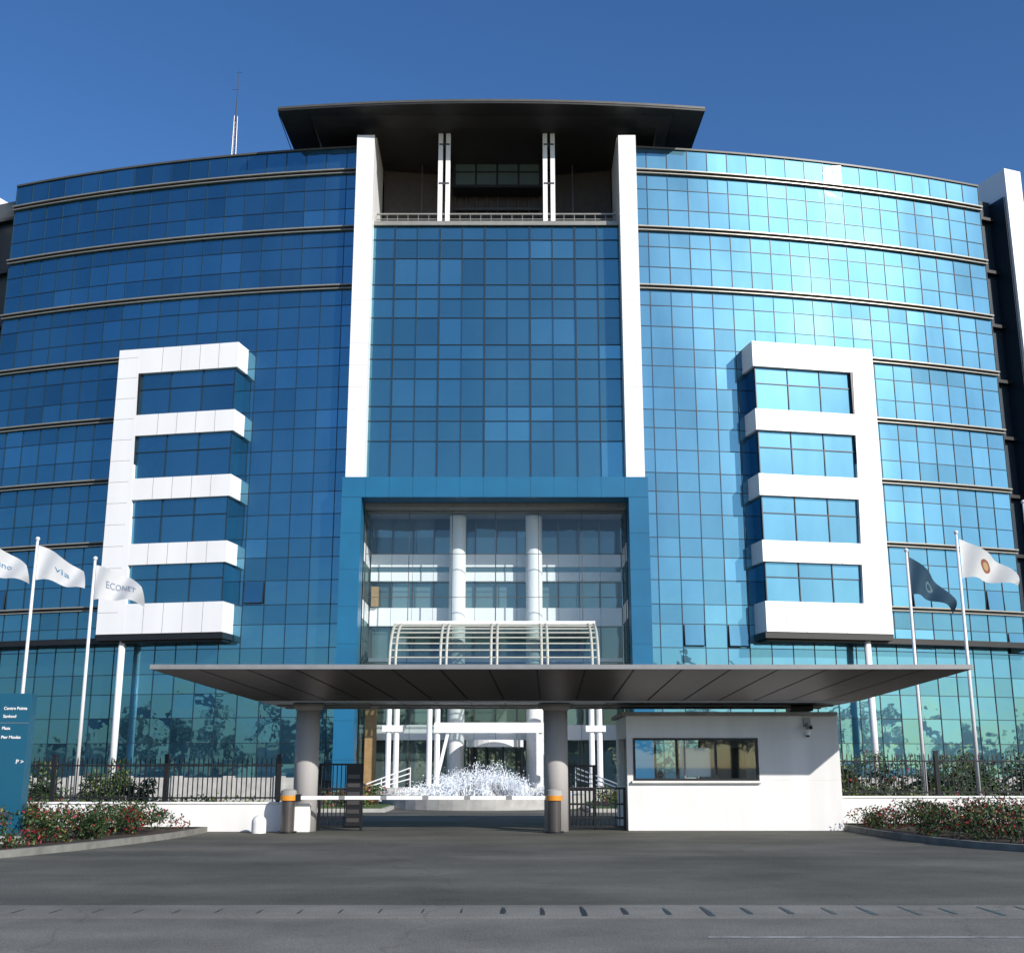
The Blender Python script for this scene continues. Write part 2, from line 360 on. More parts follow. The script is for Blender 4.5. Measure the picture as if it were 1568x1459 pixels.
lo.box(BX-7,BX+7,YB-.35,YB+.07,12.16,12.44,glass_d)
lo.box(BX-7,BX+7,YB-.3,YB+.08,7.2,7.4,white); lo.box(BX-7,BX+7,YB-.25,YB+.08,5.5,5.7,grey)
for q in (-2.12,2.12): lo.cyl((BX+q,64.3,0),(BX+q,64.3,15.2),.46,.46,white,28)
# clear glazed screen across the portal opening
for i in range(12):
    for k in range(7):
        x0=BX-7.05+14.1/12*i; z0=6.9+1.185*k
        pane(lg,(x0,62.9,z0),(x0+14.1/12,62.9,z0),(x0+14.1/12,62.9,z0+1.185),(x0,62.9,z0+1.185),lobbyg,.5,.002)
for i in range(0,13,2):
    x0=BX-7.05+14.1/12*i; lo.box(x0-.018,x0+.018,62.82,62.88,6.9,15.19,grey)
for k in (0,3,5,7): lo.box(BX-7.05,BX+7.05,62.83,62.87,6.9+1.185*k-.015,6.9+1.185*k+.015,grey)
for q in (-5.3,-4.9,-3.25,-2.85,2.85,3.25,4.9,5.3): lo.cyl((BX+q,60.2,0),(BX+q,60.2,6.2),.14,.14,white,14)
lo.box(BX-5.6,BX+5.6,59.9,60.5,6.15,6.45,white)
lo.box(BX-3.0,BX+3.0,60.0,60.4,3.25,3.75,white)
lo.box(BX-5.6,BX-4.6,60.0,60.4,3.3,3.6,white); lo.box(BX+4.6,BX+5.6,60.0,60.4,3.3,3.6,white)
lo.box(BX-6.9,BX-6.3,63.6,63.8,0,5.3,tan); lo.box(BX-6.9,BX-6.5,64.6,64.8,10.2,11.3,tan)
for sx in (-1,1):
    lo.hexa([(BX+sx*3.05-.08,60.1,.1),(BX+sx*3.05+.08,60.1,.1),(BX+sx*3.05+.08,60.3,.1),(BX+sx*3.05-.08,60.3,.1)],[(BX+sx*2.3-.08,60.1,3.3),(BX+sx*2.3+.08,60.1,3.3),(BX+sx*2.3+.08,60.3,3.3),(BX+sx*2.3-.08,60.3,3.3)],white)
lo.cyl((BX,63.2,0),(BX,63.2,.7),1.45,1.45,grey,32); lo.cyl((BX,63.2,2.6),(BX,63.2,2.95),1.5,1.5,white,32)
for i in range(10):
    t=2*math.pi*i/10; lo.cyl((BX+1.4*math.cos(t),63.2+1.4*math.sin(t),.6),(BX+1.4*math.cos(t),63.2+1.4*math.sin(t),2.6),.05,.05,black,6)
for i in range(4): lo.box(BX-6.5+.3*i,BX+6.5-.3*i,57.2+.4*i,62,.15*i,.15*i+.148,plinthm)
lo.build('lobby_structure',bld); lg.build('lobby_glass',bld)
bc=MB(); K=10
def bp(t): return 62.7-3.9*math.sin(t*math.pi/2), 6.5+2.45*math.cos(t*math.pi/2)
for i in range(5):
    for dx in (-.15,.15):
        x=BX-5.05+10.1*i/4+dx
        for k in range(K):
            y0,z0=bp(k/K); y1,z1=bp((k+1)/K); bc.cyl((x,y0,z0),(x,y1,z1),.07,.07,cream,8)
for k in range(K+1):
    y,z=bp(k/K); bc.cyl((BX-5.2,y,z),(BX+5.2,y,z),.04,.04,cream,8)
    if k<K:
        y1,z1=bp((k+1)/K); bc.face([(BX-5.1,y-.02,z-.06),(BX-5.1,y1-.02,z1-.06),(BX+5.1,y1-.02,z1-.06),(BX+5.1,y-.02,z-.06)],barrelg)
bc.box(BX-5.3,BX+5.3,62.0,62.78,8.88,9.08,white)
bc.build('barrel_glass_canopy',bld)
an=MB(); ax,ay=-18.4,70
for k in range(3):
    t=2.1*k; an.cyl((ax+.22*math.cos(t),ay+.22*math.sin(t),36),(ax+.12*math.cos(t),ay+.12*math.sin(t),43.6),.03,.02,grey,5)
for j in range(24):
    z=36+j*.31; 
    for k in range(3):
        t=2.1*k;u=2.1*(k+1); r0=.22-.1*j/24
        an.cyl((ax+r0*math.cos(t),ay+r0*math.sin(t),z),(ax+r0*math.cos(u),ay+r0*math.sin(u),z+.31),.018,.018,grey,4)
an.cyl((ax,ay,43.3),(ax+.05,ay,47.2),.05,.015,grey,6); an.cyl((ax-.35,ay,45.6),(ax+.1,ay,45.6),.015,.015,grey,4); an.cyl((ax-.1,ay,46.9),(ax+.25,ay,46.9),.015,.015,grey,4)
an.build('antenna_mast')

# ---------------------------------------------------------------- ground
def sheet(name,x0,x1,y0,y1,z,mat):
    m=MB(); m.face([(x0,y0,z),(x1,y0,z),(x1,y1,z),(x0,y1,z)],mat); return m.build(name)
sheet('ground',-1500,1500,-1500,1500,-.012,dry)
sheet('forecourt_pavement',-60,60,14.8,150,-.004,asph)
sheet('road',-400,400,3.5,13.6,-.004,asph2)
m=MB(); m.box(-60,60,13.6,14.8,-.2,.0,stripm); m.build('road_edge_strip')
m=MB()
for i in range(-14,34):
    x=-.1+.463*i+random.uniform(-.02,.02); w=random.uniform(.022,.034) if i>=0 else .009
    l=random.uniform(.28,.45) if i>=0 else .2; c=14.2+random.uniform(-.05,.05)
    m.face([(x-w,c-l,.004),(x+w,c-l,.004),(x+w*1.2,c,.004),(x+w*.4,c+l,.004),(x-w*.4,c+l,.004),(x-w*.9,c,.004)],black)
m.build('drain_slots')
sheet('road_marking',1.9,7.2,12.05,12.14,.0,paintm)
sheet('far_verge',-400,400,-3,3.4,.0,grassm)

def kerb_bed(name,pts,h=.13):
    pl=[Vector((x,y,0)) for x,y in pts]; n=len(pl)
    c=sum(pl,Vector())/n; inn=[p+(c-p).normalized()*.16 for p in pl]
    kb=MB()
    for i in range(n):
        a,b=pl[i],pl[(i+1)%n]; ai,bi=inn[i],inn[(i+1)%n]
        kb.face([(a.x,a.y,-.01),(b.x,b.y,-.01),(b.x,b.y,h),(a.x,a.y,h)],kerbm)
        kb.face([(a.x,a.y,h),(b.x,b.y,h),(bi.x,bi.y,h),(ai.x,ai.y,h)],kerbm)
    kb.face([(p.x,p.y,h-.03) for p in inn],soil)
    return kb.build(name)
kerb_bed('planting_bed',[(-7.7,30.9),(-7.72,29.4),(-7.8,28.2),(-7.98,27),(-8.25,25.6),(-8.55,24.3),(-8.95,23),(-9.5,21.6),(-10.2,20.7),(-11.2,20.1),(-13,19.9),(-20,19.8),(-20,30.9)][::-1])
kerb_bed('planting_bed',[(8.7,32.9),(8.65,30.5),(8.72,29),(8.85,27.5),(9.05,26.1),(9.4,24.8),(9.95,23.7),(10.7,23),(12,22.6),(22,22.4),(22,32.9)])

# ---------------------------------------------------------------- foliage
def leaves(name,cl,mats,parent=None,aspect=2.2):
    V=[];MI=[]
    for c,r,n,sz,ws in cl:
        d=rng.normal(size=(n,3)); d/=np.linalg.norm(d,axis=1)[:,None]; rad=rng.uniform(.3,1.12,size=(n,1))**.6
        p=np.array(c)+d*rad*np.array(r)
        a=rng.normal(size=(n,3))+np.array([0,0,.5]); a/=np.linalg.norm(a,axis=1)[:,None]
        b=np.cross(a,rng.normal(size=(n,3))); b/=np.linalg.norm(b,axis=1)[:,None]
        s=sz*rng.uniform(.6,1.3,size=(n,1)); 
        q=np.stack([p-a*s,p+b*s/aspect,p+a*s,p-b*s/aspect],1).reshape(-1,3)
        V.append(q); MI.append(rng.choice(len(mats),size=n,p=ws))
    V=np.concatenate(V); MI=np.concatenate(MI); n=len(MI)
    me=bpy.data.meshes.new(name); me.from_pydata(V.tolist(),[],np.arange(4*n).reshape(-1,4).tolist())
    for m_ in mats: me.materials.append(m_)
    me.polygons.foreach_set('material_index',MI.astype(int).tolist()); me.update()
    o=bpy.data.objects.new(name,me); S.collection.objects.link(o)
    if parent:o.parent=parent
    return o
LM=[leafA,leafB,leafC,redf]
def hedge(fx,n,y0,y1):
    cl=[]
    for i in range(n):
        y=random.uniform(y0,y1); x=fx(y,random.random()); h=random.choice((.08,.15,.25,.33,.42,.5))
        cl.append(((x,y,.14+h),(random.uniform(.18,.42),random.uniform(.2,.42),random.uniform(.14,.3)),125,.042,random.choice(([.6,.34,.03,.03],[.55,.3,.02,.13],[.42,.27,.04,.27]))))
    return cl
leaves('flowering_hedge',hedge(lambda y,r:-8.25-max(0,28-y)*.26-r**1.4*6,170,22.2,30.3),LM)
leaves('flowering_hedge',hedge(lambda y,r:9.15+max(0,27-y)*.32+r**1.3*7,180,24.2,32.3),LM)
leaves('ground_cover_plants',[((random.uniform(-22,-9),random.uniform(34.5,42),.3),(.6,.6,.4),80,.07,[.15,.35,.48,.02]) for i in range(100)],LM)
leaves('ground_cover_plants',[((random.uniform(9.5,24),random.uniform(35.5,44),.5),(.6,.6,.5),90,.07,[.15,.37,.46,.02]) for i in range(140)],LM)
def shrub(x,y,r,h):
    leaves('shrub',[((x+random.uniform(-.7,.7)*r,y+random.uniform(-.4,.4)*r,h*random.uniform(.2,.85)),(r*random.uniform(.3,.6),r*.5,h*random.uniform(.15,.3)),140,.085,random.choice(([.6,.3,.08,.02],[.3,.5,.18,.02]))) for _ in range(11)],LM,aspect=3)
def cycad(x,y,h,L):
    m=MB(); m.cyl((x,y,0),(x,y,h),.13,.11,bark,10)
    for i in range(26):
        a=random.uniform(0,6.283); ll=L*random.uniform(.8,1.1); up=random.uniform(.2,1.)
        for k in range(8):
            f=lambda t:Vector((x+ll*t*math.cos(a),y+ll*t*math.sin(a),h+up*t*1.2*L-1.0*L*t*t))
            p,q=f(k/8),f((k+.7)/8); w_=.16*L*math.sin(math.pi*min(1,k/8+.12))+.02; sd_=Vector((-math.sin(a),math.cos(a),0))
            for s_ in (-1,1): m.face([p,q,q+sd_*s_*w_+Vector((0,0,-.04)),p+sd_*s_*w_*.9+Vector((0,0,-.05))],leafA if i%3 else leafB)
    m.build('cycad_plant')
for x,y,r,h in ((10.6,39,.8,1.7),(14.6,40,1.1,2.3),(17.5,40,1.3,2.2),(12.6,41,1.1,2.0),(19.8,41,1.3,2.3),(16.2,42,1.1,2.0),(-12.2,39,.8,1.4),(-15.6,39,1.3,2.1),(-18,39,1.3,2.2),(-13.9,41,.9,1.8)): shrub(x,y,r,h)
for x,y,h,L in ((12.4,36,1.1,.85),(13.9,36,1.2,.9),(15.6,36.3,1.2,1.05),(-13.7,35.2,.9,.85),(-15.0,35.4,1.2,.95),(17.2,36,1.2,1.0)): cycad(x,y,h,L)
for nm,xa,xb,ya,yb in (('lawn',-7.2,-4.6,44,52),('lawn',2.8,5.6,44,52)):
    m=MB(); m.box(xa,xb,ya,yb,0,.13,plinthm); m.box(xa+.15,xb-.15,ya+.15,yb-.15,.13,.17,grassm); m.build(nm)
cl=[]
for i in range(40): cl.append(((random.uniform(-7,-5.4),random.uniform(44.5,51),random.uniform(.25,.6)),(.3,.3,.3),70,.07,[.2,.4,.25,.15]))
for i in range(40): cl.append(((random.uniform(3.3,5.3),random.uniform(44.5,51),random.uniform(.25,.6)),(.3,.3,.3),70,.07,[.2,.4,.3,.1]))
leaves('court_flower_bed',cl,LM)

# ---------------------------------------------------------------- perimeter wall + fence
def wall(name,x0,x1,y,h):
    m=MB(); m.box(x0,x1,y,y+.25,0,h,white2); m.box(x0,x1,y-.03,y+.28,h,h+.05,white2); m.build(name,bevel=.01)
wall('perimeter_wall',-24,-5.75,31.0,.68); wall('perimeter_wall',8.62,26,33.0,.78)
def fence(name,x0,x1,y,z0,z1):
    m=MB(); n=int((x1-x0)/.125)
    for i in range(n+1):
        x=x0+i*.125; m.box(x-.013,x+.013,y-.011,y+.011,z0+.05,z1,black)
        m.hexa([(x-.013,y-.011,z1),(x+.013,y-.011,z1),(x+.013,y+.011,z1),(x-.013,y+.011,z1)],[(x-.002,y-.002,z1+.07),(x+.002,y-.002,z1+.07),(x+.002,y+.002,z1+.07),(x-.002,y+.002,z1+.07)],black)
    for z in (z0+.1,z1-.15): m.box(x0,x1,y-.02,y+.02,z-.02,z+.02,black)
    x=x0+.05
    while x<x1+.1:
        m.box(x-.05,x+.05,y-.05,y+.05,z0,z1+.1,black); m.box(x-.065,x+.065,y-.065,y+.065,z1+.1,z1+.13,black); x+=2.9
    m.build(name)
fence('perimeter_fence',-23.45,-5.9,31.12,.73,1.78); fence('perimeter_fence',8.7,26,33.12,.83,1.9)
def gate(name,x0,x1,y,h,box=None):
    m=MB(); n=int((x1-x0)/.11)
    for i in range(n+1): m.box(x0+i*.11-.013,x0+i*.11+.013,y-.01,y+.01,.08,h,black)
    for z in (.08,.3,h*.62,h): m.box(x0,x1,y-.03,y+.03,z-.025,z+.025,black)
    for x in (x0,x1): m.box(x-.035,x+.035,y-.035,y+.035,0,h+.03,black)
    if box:
        bx=box; m.box(bx-.2,bx+.2,y-.12,y-.05,.1,h+.02,black)
        for k in range(6): m.box(bx-.16,bx+.16,y-.135,y-.121,.2+k*.22,.3+k*.22,grey)
    m.build(name)
gate('sliding_gate',-5.05,-3.95,31.9,1.66,-4.15); gate('sliding_gate',1.5,2.95,31.9,1.05)
gate('sliding_gate',1.5,2.2,32.3,1.62)

# ---------------------------------------------------------------- gate canopy
gc=empty('gatehouse_canopy'); m=MB()
LX0,LX1,LY0,LY1,LZ=-8.57,10.9,28.0,35.6,3.84; BX0,BX1,BY0,BY1,BZ=-6.4,8.7,29.7,33.6,3.2
m.box(LX0,LX1,LY0,LY1,LZ,LZ+.11,lipm); 
nP=17
for i in range(nP):
    t0=i/nP+.0013; t1=(i+1)/nP-.0013
    a=LX0+(LX1-LX0)*t0; b=LX0+(LX1-LX0)*t1; c=BX0+(BX1-BX0)*t0; d=BX0+(BX1-BX0)*t1
    m.face([(a,LY0,LZ-.002),(c,BY0,BZ),(d,BY0,BZ),(b,LY0,LZ-.002)],grey)
    m.face([(c,BY0,BZ),(c,BY1,BZ),(d,BY1,BZ),(d,BY0,BZ)],grey)
    m.face([(a,LY1,LZ-.002),(b,LY1,LZ-.002),(d,BY1,BZ),(c,BY1,BZ)],grey)
m.face([(LX0,LY0,LZ-.002),(LX0,LY1,LZ-.002),(BX0,BY1,BZ),(BX0,BY0,BZ)],grey)
m.face([(LX1,LY1,LZ-.002),(LX1,LY0,LZ-.002),(BX1,BY0,BZ),(BX1,BY1,BZ)],grey)
m.hexa([(BX0+.02,BY0+.02,BZ+.02),(BX1-.02,BY0+.02,BZ+.02),(BX1-.02,BY1-.02,BZ+.02),(BX0+.02,BY1-.02,BZ+.02)],[(LX0+.03,LY0+.03,LZ-.005),(LX1-.03,LY0+.03,LZ-.005),(LX1-.03,LY1-.03,LZ-.005),(LX0+.03,LY1-.03,LZ-.005)],black)
for yy in (29.75,31.9,33.2): m.box(BX0+.1,BX1-.1,yy,yy+.2,BZ-.035,BZ-.003,lipm)
for i in range(9):
    x=BX0+1.0+i*1.65; m.cyl((x,32.6,BZ-.03),(x,32.6,BZ-.004),.11,.11,white,12)
m.build('canopy_hull',gc)
m=MB()
for x in (-5.33,1.14):
    m.cyl((x,31.3,0),(x,31.3,3.19),.31,.31,colm,32); m.cyl((x,31.3,3.02),(x,31.3,3.195),.32,.42,colm,32)
m.build('columns',gc,smooth=True)
m=MB(); m.box(7.45,8.05,31.9,32.5,3.05,3.197,black); m.build('booth_post',gc)

# ---------------------------------------------------------------- booth
bt=empty('guard_booth'); m=MB()
x0,x1,y0,y1,H=3.0,8.57,31.5,34.6,2.9
wx0,wx1,wz0,wz1=3.17,6.44,1.25,2.33
m.box(x0,x1,y0,y0+.15,0,wz0,white2); m.box(x0,x1,y0,y0+.15,wz1,H,white2)
m.box(x0,wx0,y0,y0+.15,wz0,wz1,white2); m.box(wx1,x1,y0,y0+.15,wz0,wz1,white2)
m.box(x0,x0+.15,y0+.15,y1,0,1.1,white2); m.box(x0,x0+.15,y0+.15,y1,2.33,H,white2); m.box(x0,x0+.15,y0+2.3,y1,1.1,2.33,white2)
m.box(x1-.15,x1,y0+.15,y1,0,H,white2)
m.box(x0+.15,x1-.15,y1-.15,y1,0,1.0,white2); m.box(x0+.15,x1-.15,y1-.15,y1,2.4,H,white2); m.box(5.4,x1-.15,y1-.15,y1,1.0,2.4,white2); m.box(x0+.15,3.4,y1-.15,y1,1.0,2.4,white2)
m.box(x0-.12,x1-.02,y0-.1,y1+.1,H,H+.1,conc); m.box(x0+.15,x1-.15,y0+.15,y1-.15,.0,.05,conc)
m.box(6.6,6.7,y0+.15,y1-.15,0.05,H,white2)
m.build('walls',bt,bevel=.008)
m=MB(); f=.055
for c,d in ((wz1-f,wz1),(wz0,wz0+f)): m.box(wx0,wx1,y0-.02,y0+.1,c,d,black)
for x in (wx0+f/2,4.31,5.33,wx1-f/2): m.box(x-f/2,x+f/2,y0-.018,y0+.1,wz0+f,wz1-f,black)
m.box(4.5,4.54,y0+.02,y0+.06,wz0+f,wz1-f,lipm); m.box(4.42,5.2,y0+.12,y0+.14,wz0+.1,wz1-.25,white)
m.face([(wx0,y0+.05,wz0),(wx1,y0+.05,wz0),(wx1,y0+.05,wz1),(wx0,y0+.05,wz1)],clear)
for x in (3.43,4.1,4.75,5.37): m.box(x-.03,x+.03,y1-.12,y1-.05,1.0,2.4,black)
m.box(wx0+.1,wx1-.1,y0+.2,y0+.62,1.0,1.05,brown)
m.box(5.6,6.4,y0+1.5,y0+1.9,.05,2.1,black)
m.box(wx0-.05,wx1+.05,y0-.1,y0-.003,wz0-.06,wz0-.003,white2)
m.build('window',bt)
m=MB(); m.cyl((7.75,31.49,2.7),(7.75,31.3,2.68),.03,.03,conc); m.box(7.7,7.8,31.1,31.4,2.55,2.67,lipm); m.cyl((7.75,31.1,2.6),(7.75,31.05,2.58),.04,.045,black); m.box(7.66,7.84,31.42,31.5,2.62,2.85,lipm)
m.cyl((7.75,31.42,2.4),(7.75,31.42,2.5),.07,.07,white,12); m.cyl((7.75,31.42,2.36),(7.75,31.42,2.4),.03,.06,black,12)
m.build('security_camera',bt)
gd=empty('seated_guard')
def figure():
    px,py=3.97,32.45
    J={'pel':(0,0,.6,.15,.12),'ab':(0,-.01,.75,.13,.10),'ch':(0,-.03,.99,.17,.11),'nk0':(0,-.03,1.14,.09,.07),'nk':(0,-.04,1.24,.05,.05),
       'shl':(-.17,-.03,1.11,.06,.06),'ell':(-.24,-.12,.86,.045,.045),'wrl':(-.16,-.42,1.09,.03,.03),
       'shr':(.17,-.03,1.11,.06,.06),'elr':(.24,-.12,.86,.045,.045),'wrr':(.16,-.42,1.09,.03,.03),
       'hl':(-.1,-.03,.58,.095,.09),'kl':(-.12,-.46,.57,.06,.06),'al':(-.12,-.44,.13,.04,.04),'tl':(-.13,-.6,.09,.035,.03),
       'hr':(.1,-.03,.58,.095,.09),'kr':(.12,-.46,.57,.06,.06),'ar':(.12,-.44,.13,.04,.04),'tr':(.13,-.6,.09,.035,.03)}
    E=[('pel','ab'),('ab','ch'),('ch','nk0'),('nk0','nk'),('nk0','shl'),('shl','ell'),('ell','wrl'),('nk0','shr'),('shr','elr'),('elr','wrr'),('pel','hl'),('hl','kl'),('kl','al'),('al','tl'),('pel','hr'),('hr','kr'),('kr','ar'),('ar','tr')]
    ks=list(J); me=bpy.data.meshes.new('body'); me.from_pydata([(px+J[k][0],py+J[k][1],J[k][2]) for k in ks],[(ks.index(a),ks.index(b)) for a,b in E],[])
    me.materials.append(shirt); o=bpy.data.objects.new('body',me); S.collection.objects.link(o); o.parent=gd
    sk=o.modifiers.new('skin','SKIN')
    for i,k in enumerate(ks): me.skin_vertices[0].data[i].radius=J[k][3:5]
    me.skin_vertices[0].data[0].use_root=True
    sk.use_smooth_shade=True; ss=o.modifiers.new('s','SUBSURF'); ss.levels=1; ss.render_levels=2
    hz=1.37
    bpy.ops.mesh.primitive_uv_sphere_add(segments=24,ring_count=16,radius=1,location=(0,0,0)); h=bpy.context.object; h.name='head'
    for v in h.data.vertices:
        x,y,z=v.co; s=1-.22*max(0,-z); v.co=(px+x*.078*s,py-.06+y*.098*s,hz+z*.125)
        if abs(x)<.22 and y<-.85 and -.35<z<.1: v.co.y-=.02*(1-abs(x)*4)
    h.data.materials.append(skin); h.parent=gd
    bpy.ops.mesh.primitive_uv_sphere_add(segments=20,ring_count=12,radius=1); q=bpy.context.object; q.name='hair'
    for v in q.data.vertices:
        x,y,z=v.co; z=max(z,-.1 if y>0 else .35); v.co=(px+x*.083,py-.05+y*.1,hz+.005+z*.131)
    q.data.materials.append(hairm); q.parent=gd
    m=MB()
    for sx in (-1,1):
        m.cyl((px+sx*.028,py-.158,hz+.01),(px+sx*.028,py-.15,hz+.01),.012,.014,white,10); m.cyl((px+sx*.028,py-.161,hz+.01),(px+sx*.028,py-.157,hz+.01),.006,.006,black,8)
        m.cyl((px+sx*.078,py-.05,hz-.03),(px+sx*.088,py-.045,hz+.03),.016,.018,skin,8)
        m.hexa([(px+sx*.16-.042,py-.5,1.06),(px+sx*.16+.042,py-.5,1.06),(px+sx*.16+.03,py-.4,1.065),(px+sx*.16-.03,py-.4,1.065)],[(px+sx*.16-.042,py-.5,1.085),(px+sx*.16+.042,py-.5,1.085),(px+sx*.16+.03,py-.4,1.1),(px+sx*.16-.03,py-.4,1.1)],skin)
        for k in range(4):
            bxx=px+sx*.16-.032+.021*k; ln=(.07,.082,.078,.06)[k]
            m.cyl((bxx,py-.495,1.074),(bxx,py-.495-ln*.6,1.078),.009,.009,skin,6); m.cyl((bxx,py-.495-ln*.6,1.078),(bxx,py-.495-ln,1.062),.009,.007,skin,6)
        m.cyl((px+sx*(.16-.03),py-.43,1.075),(px+sx*(.16-.075),py-.49,1.068),.011,.009,skin,6)
    m.cyl((px-.025,py-.15,hz-.065),(px+.025,py-.15,hz-.065),.006,.006,redf,6)
    m.build('face_and_hands',gd)
    m=MB(); m.box(px-.25,px+.25,py-.25,py+.22,.43,.49,black); m.box(px-.22,px+.22,py+.2,py+.26,.49,1.05,black)
    for a in (-.2,.2):
        for b in (-.2,.2): m.box(px+a-.02,px+a+.02,py+b-.02,py+b+.02,.05,.43,black)
    m.build('office_chair')
figure()

# ---------------------------------------------------------------- barrier
for nm,x in (('barrier_post',-5.62),('barrier_post',1.06)):
    m=MB(); yy=30.55
    m.cyl((x,yy,0),(x,yy,.78),.17,.17,grey,24); m.cyl((x,yy,.78),(x,yy,.9),.21,.21,orange,24); m.cyl((x,yy,.9),(x,yy,1.02),.21,.19,conc,24); m.cyl((x,yy,1.02),(x,yy,1.06),.19,.1,conc,24)
    m.cyl((x,yy,0),(x,yy,.04),.24,.24,black,24)
    m.build(nm)
m=MB(); m.box(-5.45,.9,30.5,30.55,.80,.89,white); m.box(-5.5,-5.3,30.46,30.58,.76,.93,black)
for k in range(1,6): m.box(-5.4+k*1.05,-5.25+k*1.05,30.496,30.554,.798,.892,lipm)
m.build('barrier_boom')
m=MB(); x,yy=-6.3,30.4
m.cyl((x,yy,0),(x,yy,.26),.18,.18,white2,20,False)
for k in range(5):
    a=k*math.pi/10;b=(k+1)*math.pi/10; m.cyl((x,yy,.26+.17*math.sin(a)),(x,yy,.26+.17*math.sin(b)),.18*math.cos(a),.18*math.cos(b)+.001,white2,20,False)
m.build('domed_bollard',smooth=True)
m=MB(); m.box(-5.53,-5.11,30.75,30.95,0,.7,white2); m.build('white_kerb_block',bevel=.02)

# ---------------------------------------------------------------- sign pylon
sg=empty('sign_pylon'); m=MB()
m.box(-11.3,-9.93,24.6,24.9,0,3.07,teal); m.box(-11.32,-9.9,24.58,24.92,0,.25,conc); m.box(-11.3,-9.93,24.596,24.6,2.47,2.48,lipm)
m.build('panel',sg,bevel=.01)
whitetext=mk('sign_lettering',(.85,.85,.85),.5)
def text(s,size,name,parent=None):
    c=bpy.data.curves.new(name,'FONT'); c.body=s; c.size=size; c.extrude=.004; c.offset=.002; o=bpy.data.objects.new(name,c); S.collection.objects.link(o)
    if parent:o.parent=parent
    o.data.materials.append(whitetext); return o
for s,z,sz in (('Centre Points',2.74,.085),('Sankool',2.58,.085),('Plaza',2.34,.085),('Pier Moulas',2.16,.085),('P >',1.66,.12)):
    o=text(s,sz,'lettering',sg); o.location=(-10.47 if s!='P >' else -10.12,24.59,z); o.rotation_euler=(math.pi/2,0,0)

# ---------------------------------------------------------------- flags
def mk_flag(name,base,c1=None,c2=None,rad=.2):
    m=bpy.data.materials.new(name); m.use_nodes=True; nt=m.node_tree; L=nt.links.new; p=nt.nodes['Principled BSDF']; p.inputs['Roughness'].default_value=.8
    uv=N(nt,'ShaderNodeUVMap'); col=N(nt,'ShaderNodeMix',data_type='RGBA'); col.inputs['A'].default_value=(*base,1); col.inputs['B'].default_value=(*(c1 or base),1)
    mp=N(nt,'ShaderNodeVectorMath',operation='MULTIPLY_ADD'); mp.inputs[1].default_value=(1.5,1,0); mp.inputs[2].default_value=(-.75,-.5,0); L(uv.outputs[0],mp.inputs[0])
    ln=N(nt,'ShaderNodeVectorMath',operation='LENGTH'); L(mp.outputs[0],ln.inputs[0])
    lt=N(nt,'ShaderNodeMath',operation='LESS_THAN'); lt.inputs[1].default_value=rad if c1 else 0; L(ln.outputs['Value'],lt.inputs[0])
    L(lt.outputs[0],col.inputs['Factor'])
    c3=N(nt,'ShaderNodeMix',data_type='RGBA'); c3.inputs['B'].default_value=(*(c2 or base),1)
    l2=N(nt,'ShaderNodeMath',operation='LESS_THAN'); l2.inputs[1].default_value=rad*.6 if c2 else 0; L(ln.outputs['Value'],l2.inputs[0]); L(l2.outputs[0],c3.inputs['Factor']); L(col.outputs['Result'],c3.inputs['A'])
    L(c3.outputs['Result'],p.inputs['Base Color'])
    tr=N(nt,'ShaderNodeBsdfTranslucent'); L(c3.outputs['Result'],tr.inputs[0]); ms=N(nt,'ShaderNodeMixShader'); ms.inputs[0].default_value=.3
    out=nt.nodes['Material Output']; L(p.outputs[0],ms.inputs[1]); L(tr.outputs[0],ms.inputs[2]); L(ms.outputs[0],out.inputs[0]); return m
fwhite=mk_flag('white_flag_cloth',(.84,.84,.84))
femb=mk_flag('emblem_flag_cloth',(.78,.78,.76),(.35,.12,.08),(.6,.42,.2),.2); fdark=mk_flag('dark_flag_cloth',(.03,.08,.13),(.14,.22,.26),(.03,.08,.12),.17)
ink1=mk('flag_lettering',(.22,.28,.38),.7); ink2=mk('flag_blue_lettering',(.10,.28,.48),.7)
steel=mk('white_pole_paint',(.72,.72,.72),.35,var=.05)
